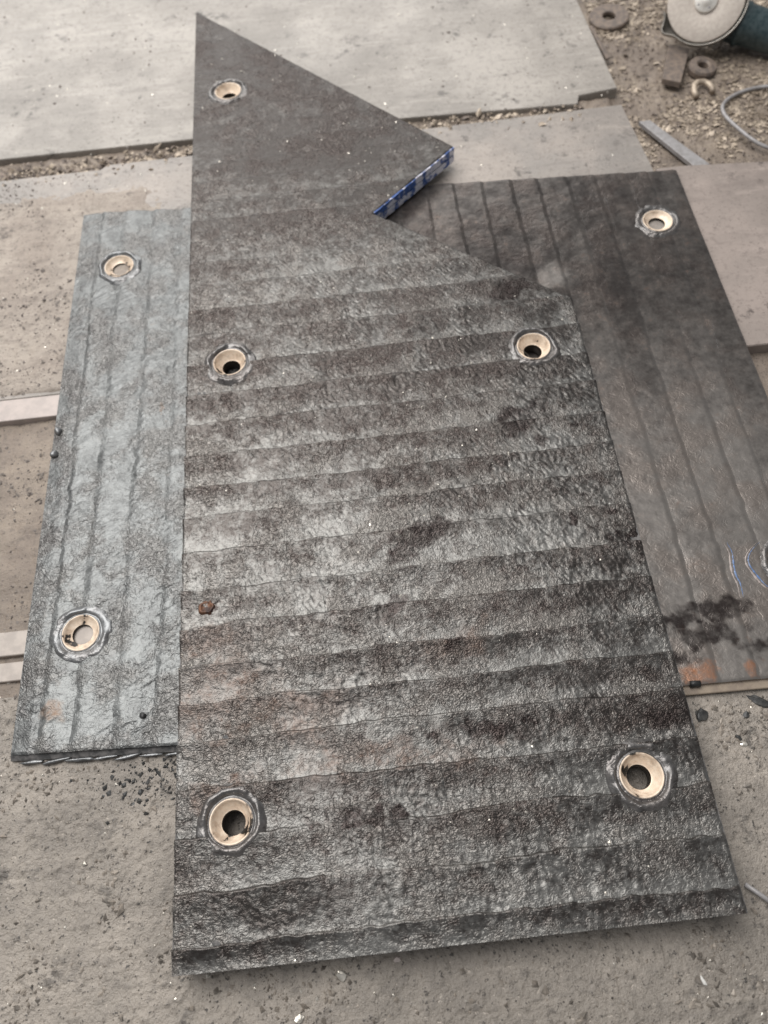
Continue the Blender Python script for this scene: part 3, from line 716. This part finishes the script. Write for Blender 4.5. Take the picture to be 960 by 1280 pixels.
stuff('grit', 'dark grit lying in the seam between floor plates', 'grit', np.stack([x[::-1], y, np.full(n_, -.014) + .012 * rs.random(n_)], 1), rs, .0025, .010, .5, M['rust'])
p1, rs = scatter(1300, (-1.1, .72), (1.80, 2.7), clump, 9); stuff('grit', 'sparse dark grit on the far floor plate', 'grit', p1, rs, .0012, .006, .5, M['grit'])
p1, rs = scatter(500, (-1.1, .72), (1.55, 2.7), None, 10); stuff('metal_chips', 'sparse bright chips on the far floor plate', 'chips', p1, rs, .0012, .004, .5, M['chip'])
rs = np.random.default_rng(12); n_ = 450
pts = np.stack([rs.normal(-.425, .05, n_), rs.normal(.24, .03, n_)], 1); pts = pts[~inside_plate(pts[:, 0], pts[:, 1])]
stuff('slag', 'black slag crumbs on the floor in front of the pale plate', 'slag', np.column_stack([pts, slab_h(pts[:, 0], pts[:, 1])]), rs, .0008, .0065, .5, M['slag'])
# spatter stuck to the big plate
rs = np.random.default_rng(13); n_ = 900
x = rs.uniform(XL, .44, n_); y = rs.uniform(Y0, 2.1, n_); k = (x < xr(y) - .006) & (fbm(x, y, .15, 2, 330) > .42)
for h in MAIN_HOLES: k &= np.hypot(x - h[0], y - h[1]) > .05
x, y = x[k], y[k]
o = link('spatter', chips_mesh('spatter', np.stack([x, y, main.H(x, y)], 1) - main.root_loc, .0009 * (3.4 ** rs.random(len(x)) ** 2), .5, rs), M['chip'], main.root); o['kind'] = 'stuff'

# ------------------------------------------------------------------ bars the plates rest on
def bar(name, x0, x1, y0, y1, top, th, mat, label, cat='steel bar', rotz=0.0, group=None):
    bm = bmesh.new(); L = x1 - x0
    box_bm(bm, (0, 0, th / 2), (L, y1 - y0, th), None, .002)
    for e in (): pass
    o = link(name, bm_mesh(name, bm), mat, None, ((x0 + x1) / 2, (y0 + y1) / 2, top - th)); o.rotation_euler.z = rotz
    return tag(o, label, cat, group)
bar('steel_bar', -1.6, -.35, .988, 1.042, .002, .034, M['bar'], 'pale pinkish flat bar running under the middle of the pale plate')
bar('steel_bar', -1.6, -.35, .476, .522, -.001, .031, M['bar_rail'], 'wide pale rail running under the near end of the pale plate')
bar('steel_bar', -1.6, -.35, .430, .465, -.004, .028, M['bar_rail'], 'narrow rail just in front of the wide pale rail')
bar('steel_bar', .40, 1.3, .268, .285, .0070, .0070, M['bar_tan'], 'tan flat bar along the front edge of the dark plate', rotz=-.02)

# ------------------------------------------------------------------ grinder and scrap in the far right corner
def angle_grinder():
    ctr = px(883, 0, .088); n = Vector((-.34, -.66, .67)).normalized()
    d = Vector((.80, -.60, 0)); d = (d - n * d.dot(n)).normalized(); e = n.cross(d)
    R = Matrix((d, e, n)).transposed()          # local x = handle direction, z = disc face normal
    root = empty('angle_grinder', (ctr.x, ctr.y, -.02), 'angle grinder with pale disc and dark teal housing lying in the swarf', 'angle grinder')
    off = ctr - root.location
    def put(name, v, f, mat, smooth=True, parent=root):
        v = np.array([list(R @ Vector(q) + off) for q in v]); return link(name, np_mesh(name, v, f, smooth), mat, parent)
    v, f = lathe([(.0001, .004), (.034, .004), (.040, .007), (.093, .0075), (.095, .006), (.095, .001), (.093, -.001), (.0001, -.001)], 72)
    put('grinding_disc', v, f, M['disc'])
    v, f = lathe([(.0001, .016), (.012, .016), (.014, .012), (.026, .0115), (.0285, .009), (.0285, .003)], 40)
    fl = put('clamp_flange', v, f, M['white'])
    for k in range(4):
        q = .8 + k * math.pi / 2
        v, f = lathe([(.0001, .0121), (.0028, .0121), (.003, .011)], 12); v = v + np.array([.020 * math.cos(q), .020 * math.sin(q), 0])
        put('pin_hole', v, f, M['greysteel'], True, fl)
    # guard: cup round the lower side of the disc with a pointed lip
    th = np.linspace(math.radians(-150), math.radians(70), 60)
    prof = [(.040, -.014), (.100, -.014), (.104, -.010), (.1045, .012), (.1015, .0135), (.1005, .011), (.100, -.008), (.040, -.010)]
    V = []; W = len(th)
    tip = math.radians(-128)
    for r, z in prof:
        rr = r + (.018 * np.exp(-((th - tip) / .16) ** 2) if r > .09 else 0)
        V += [(a * math.cos(q), a * math.sin(q), z) for a, q in zip(rr + 0 * th, th)]
    F = [(k * W + j, k * W + j + 1, ((k + 1) % 8) * W + j + 1, ((k + 1) % 8) * W + j) for k in range(8) for j in range(W - 1)]
    put('guard', np.array(V), np.array(F), M['guard'])
    # gear head behind the disc
    v, f = lathe([(.0001, -.085), (.034, -.083), (.042, -.070), (.044, -.040), (.040, -.018), (.024, -.012), (.024, -.004)], 40); put('gear_head', v, f, M['greysteel'])
    # housing along +x
    v, f = lathe([(.0001, .02), (.036, .022), (.041, .035), (.0415, .10), (.044, .103), (.044, .112), (.0405, .116), (.039, .23), (.034, .27), (.031, .36), (.033, .385), (.028, .40), (.0001, .402)], 48)
    v = np.stack([v[:, 2], v[:, 0] * 1.2 - .012, v[:, 1] * 1.2 - .052], 1); put('housing', v, f, M['body'])
    for k in range(5):
        q = -1.2 + k * .32
        bm = bmesh.new(); box_bm(bm, (.075, .0498 * math.sin(q) - .012, -.052 + .0498 * math.cos(q)), (.05, .004, .003), Matrix.Rotation(-q, 3, 'X') if False else None, .0008)
        vv = np.array([list(x.co) for x in bm.verts]); ff = [[l.index for l in fc.verts] for fc in bm.faces]; bm.free()
        vv = np.array([list(R @ Vector(x) + off) for x in vv]); me = bpy.data.meshes.new('vent_rib'); me.from_pydata([tuple(x) for x in vv], [], ff); link('vent_rib', me, M['black'], root)
    # lowest point onto the dirt
    zmin = min((o.matrix_basis @ v.co).z + root.location.z for o in root.children for v in o.data.vertices)
    root.location.z += -.030 - zmin
    return root
angle_grinder()

def place_lathe(name, prof, seg, loc, rot, mat, label, cat, group=None):
    v, f = lathe(prof, seg); o = link(name, np_mesh(name, v, f, False), mat, None, loc); o.rotation_euler = rot
    return tag(o, label, cat, group)
p = px(759, 22, -.02)
place_lathe('washer', [(.018, .0), (.018, .008), (.020, .010), (.052, .010), (.055, .007), (.055, 0), (.018, 0)], 48, (p.x + .005, p.y, -.024), (.03, -.05, 0), M['rust'], 'large flat round washer beside the far floor plate', 'washer')
p = px(877, 86, -.02)
place_lathe('ring', [(.014, 0), (.014, .016), (.018, .020), (.034, .018), (.037, .012), (.036, 0), (.014, 0)], 40, (p.x, p.y, -.026), (.06, .05, 0), M['rust'], 'dull brown thick ring lying below the grinding disc', 'ring')
# open shackle-like clip
def tube(path, r, seg=10, closed=False):
    path = [Vector(q) for q in path]; n_ = len(path); V, F = [], []
    for k in range(n_):
        a = path[(k - 1) % n_ if closed else max(k - 1, 0)]; b = path[(k + 1) % n_ if closed else min(k + 1, n_ - 1)]
        tg = (b - a).normalized(); s1 = tg.cross(Vector((0, 0, 1)));
        if s1.length < 1e-4: s1 = Vector((1, 0, 0))
        s1.normalize(); s2 = s1.cross(tg)
        for j in range(seg):
            q = j * 2 * math.pi / seg; V.append(tuple(path[k] + s1 * r * math.cos(q) + s2 * r * math.sin(q)))
    for k in range(n_ if closed else n_ - 1):
        k2 = (k + 1) % n_
        for j in range(seg): F.append((k * seg + j, k * seg + (j + 1) % seg, k2 * seg + (j + 1) % seg, k2 * seg + j))
    fs = [np.array(F)]
    if not closed:
        c0 = len(V); V.append(tuple(path[0])); V.append(tuple(path[-1]))
        fs.append(np.array([(c0, (j + 1) % seg, j) for j in range(seg)] + [(c0 + 1, (n_ - 1) * seg + j, (n_ - 1) * seg + (j + 1) % seg) for j in range(seg)]))
    return np.array(V), fs
def tube_obj(name, path, r, mat, label, cat, loc, closed=False, seg=10):
    v, f = tube(path, r, seg, closed); return tag(link(name, np_mesh(name, v, f), mat, None, loc), label, cat)
p = px(877, 112, -.02)
tube_obj('steel_clip', [(-.022, -.030, 0), (-.024, -.012, .003), (-.020, .008, .005), (-.008, .020, .006), (.008, .020, .006), (.020, .008, .005), (.024, -.010, .004), (.020, -.022, .003)], .0075, M['swarf'], 'shiny bent open clip just below the thick ring', 'clip', (p.x, p.y, -.018))
cw = px(966, 146, -.015)
pth = [(.118 * math.cos(q) * (1 + .06 * math.sin(3 * q)), .122 * math.sin(q), .006 + .008 * math.sin(2 * q + 1)) for q in np.linspace(.3, 6.0, 60)]
tube_obj('wire_loop', pth, .0048, M['greysteel'], 'loop of stiff grey wire cut off by the right edge of the picture', 'wire', (cw.x, cw.y, -.018))

def slab_obj(name, corners, z, th, mat, label, cat, tilt=(0, 0), group=None):
    c = sum((Vector((q.x, q.y, 0)) for q in corners), Vector()) / len(corners)
    bm = bmesh.new(); vs = [bm.verts.new((q.x - c.x, q.y - c.y, th)) for q in corners]
    fc = bm.faces.new(vs); r = bmesh.ops.extrude_face_region(bm, geom=[fc])
    for e in r['geom']:
        if isinstance(e, bmesh.types.BMVert): e.co.z = 0
    bmesh.ops.recalc_face_normals(bm, faces=bm.faces[:])
    bmesh.ops.bevel(bm, geom=bm.edges[:], offset=.0012, segments=1, affect='EDGES')
    o = link(name, bm_mesh(name, bm), mat, None, (c.x, c.y, z)); o.rotation_euler = (tilt[0], tilt[1], 0)
    return tag(o, label, cat, group)
slab_obj('steel_strip', [px(798, 153, -.01), px(812, 151, -.01), px(842, 172, -.01), px(888, 203, -.01), px(872, 209, -.01)], -.022, .012, M['greysteel'], 'narrow grey steel offcut strip lying on the swarf', 'steel strip', (.02, .03))
slab_obj('steel_offcut', [px(838, 50, 0), px(864, 55, 0), px(851, 103, 0), px(828, 98, 0)], -.022, .016, M['rust'], 'dull brown steel offcut poking out from under the grinding disc', 'offcut', (-.06, .03))
slab_obj('steel_sliver', [px(737, 30, 0), px(741, 28, 0), px(764, 68, 0), px(759, 70, 0)], -.012, .005, M['rust'], 'thin rusty sliver leaning along the far floor plate', 'sliver', (.0, .05))

# ------------------------------------------------------------------ single small things on the floor
def fleck(name, at, r, mat, label, cat, squash=.6, stretch=1.0, ang=0.0, seed=0, z=None):
    bm = lump(1, seed, 1, 2); rs = np.random.default_rng(500 + seed)
    for k in range(7):                          # knock flats off the lump so it breaks like slag or sheared steel
        d = Vector(rs.normal(size=3)).normalized(); c_ = rs.uniform(.45, .75)
        for v in bm.verts:
            e = v.co.dot(d) - c_
            if e > 0: v.co -= d * e
    for v in bm.verts: v.co = Vector((v.co.x * r * stretch, v.co.y * r, v.co.z * r * squash)) * (1 + .08 * rs.normal())
    zz = float(floor_z(np.array([at.x]), np.array([at.y]))[0]) if z is None else z
    o = link(name, bm_mesh(name, bm, False), mat, None, (at.x, at.y, zz + r * squash * .45)); o.rotation_euler.z = ang
    return tag(o, label, cat)
fleck('metal_scrap', px(425, 1219), .0075, M['chip'], 'pale flat metal scrap just below the near edge of the notched plate', 'scrap', .45, 1.3, -.9, 1)
fleck('white_scrap', px(879, 1226), .004, M['paper'], 'tiny oval white scrap on the floor near the lower right corner', 'scrap', .5, 1.7, -1.1, 2)
fleck('orange_scrap', px(496, 1199), .005, M['bar'], 'small pinkish crumb at the near edge of the notched plate', 'scrap', .5, 1.2, .2, 3)
fleck('slag_lump', px(877, 893), .011, M['slag'], 'round black slag lump beside the right edge of the notched plate', 'slag lump', .35, 1.0, 0, 4)
fleck('slag_lump', px(950, 877), .008, M['slag'], 'long black slag piece on the pale floor below the tan bar', 'slag lump', .45, 2.4, -.65, 5)
fleck('slag_lump', px(934, 893), .0055, M['slag'], 'small black slag crumb between the long slag piece and the round lump', 'slag lump', .5, 1.1, .3, 6)
fleck('slag_lump', px(923, 921), .0055, M['slag'], 'black slag crumb with a bright chip touching it', 'slag lump', .5, 1.2, -.6, 7)
fleck('metal_scrap', px(931, 930), .0045, M['chip'], 'bright chip touching a black slag crumb right of the notched plate', 'scrap', .5, 1.6, -.7, 8)
fleck('metal_scrap', px(373, 1274), .007, M['chip'], 'bright metal crumb cut by the bottom edge of the picture', 'scrap', .6, 1.3, .5, 9)
p = px(948, 1121)
tube_obj('electrode_stub', [(-.016, .018, 0), (.0, .004, .001), (.03, -.026, .001)], .0036, M['greysteel'], 'pale rod stub on the floor at the right beside the notched plate', 'rod stub', (p.x, p.y, .005))
p = px(861, 853)
tube_obj('bolt_end', [(-.008, 0, 0), (.0, 0, .0), (.009, -.001, 0)], .0055, M['black'], 'tiny black bolt end at the corner where dark and notched plates meet', 'bolt', (p.x + .004, p.y - .006, .0125))
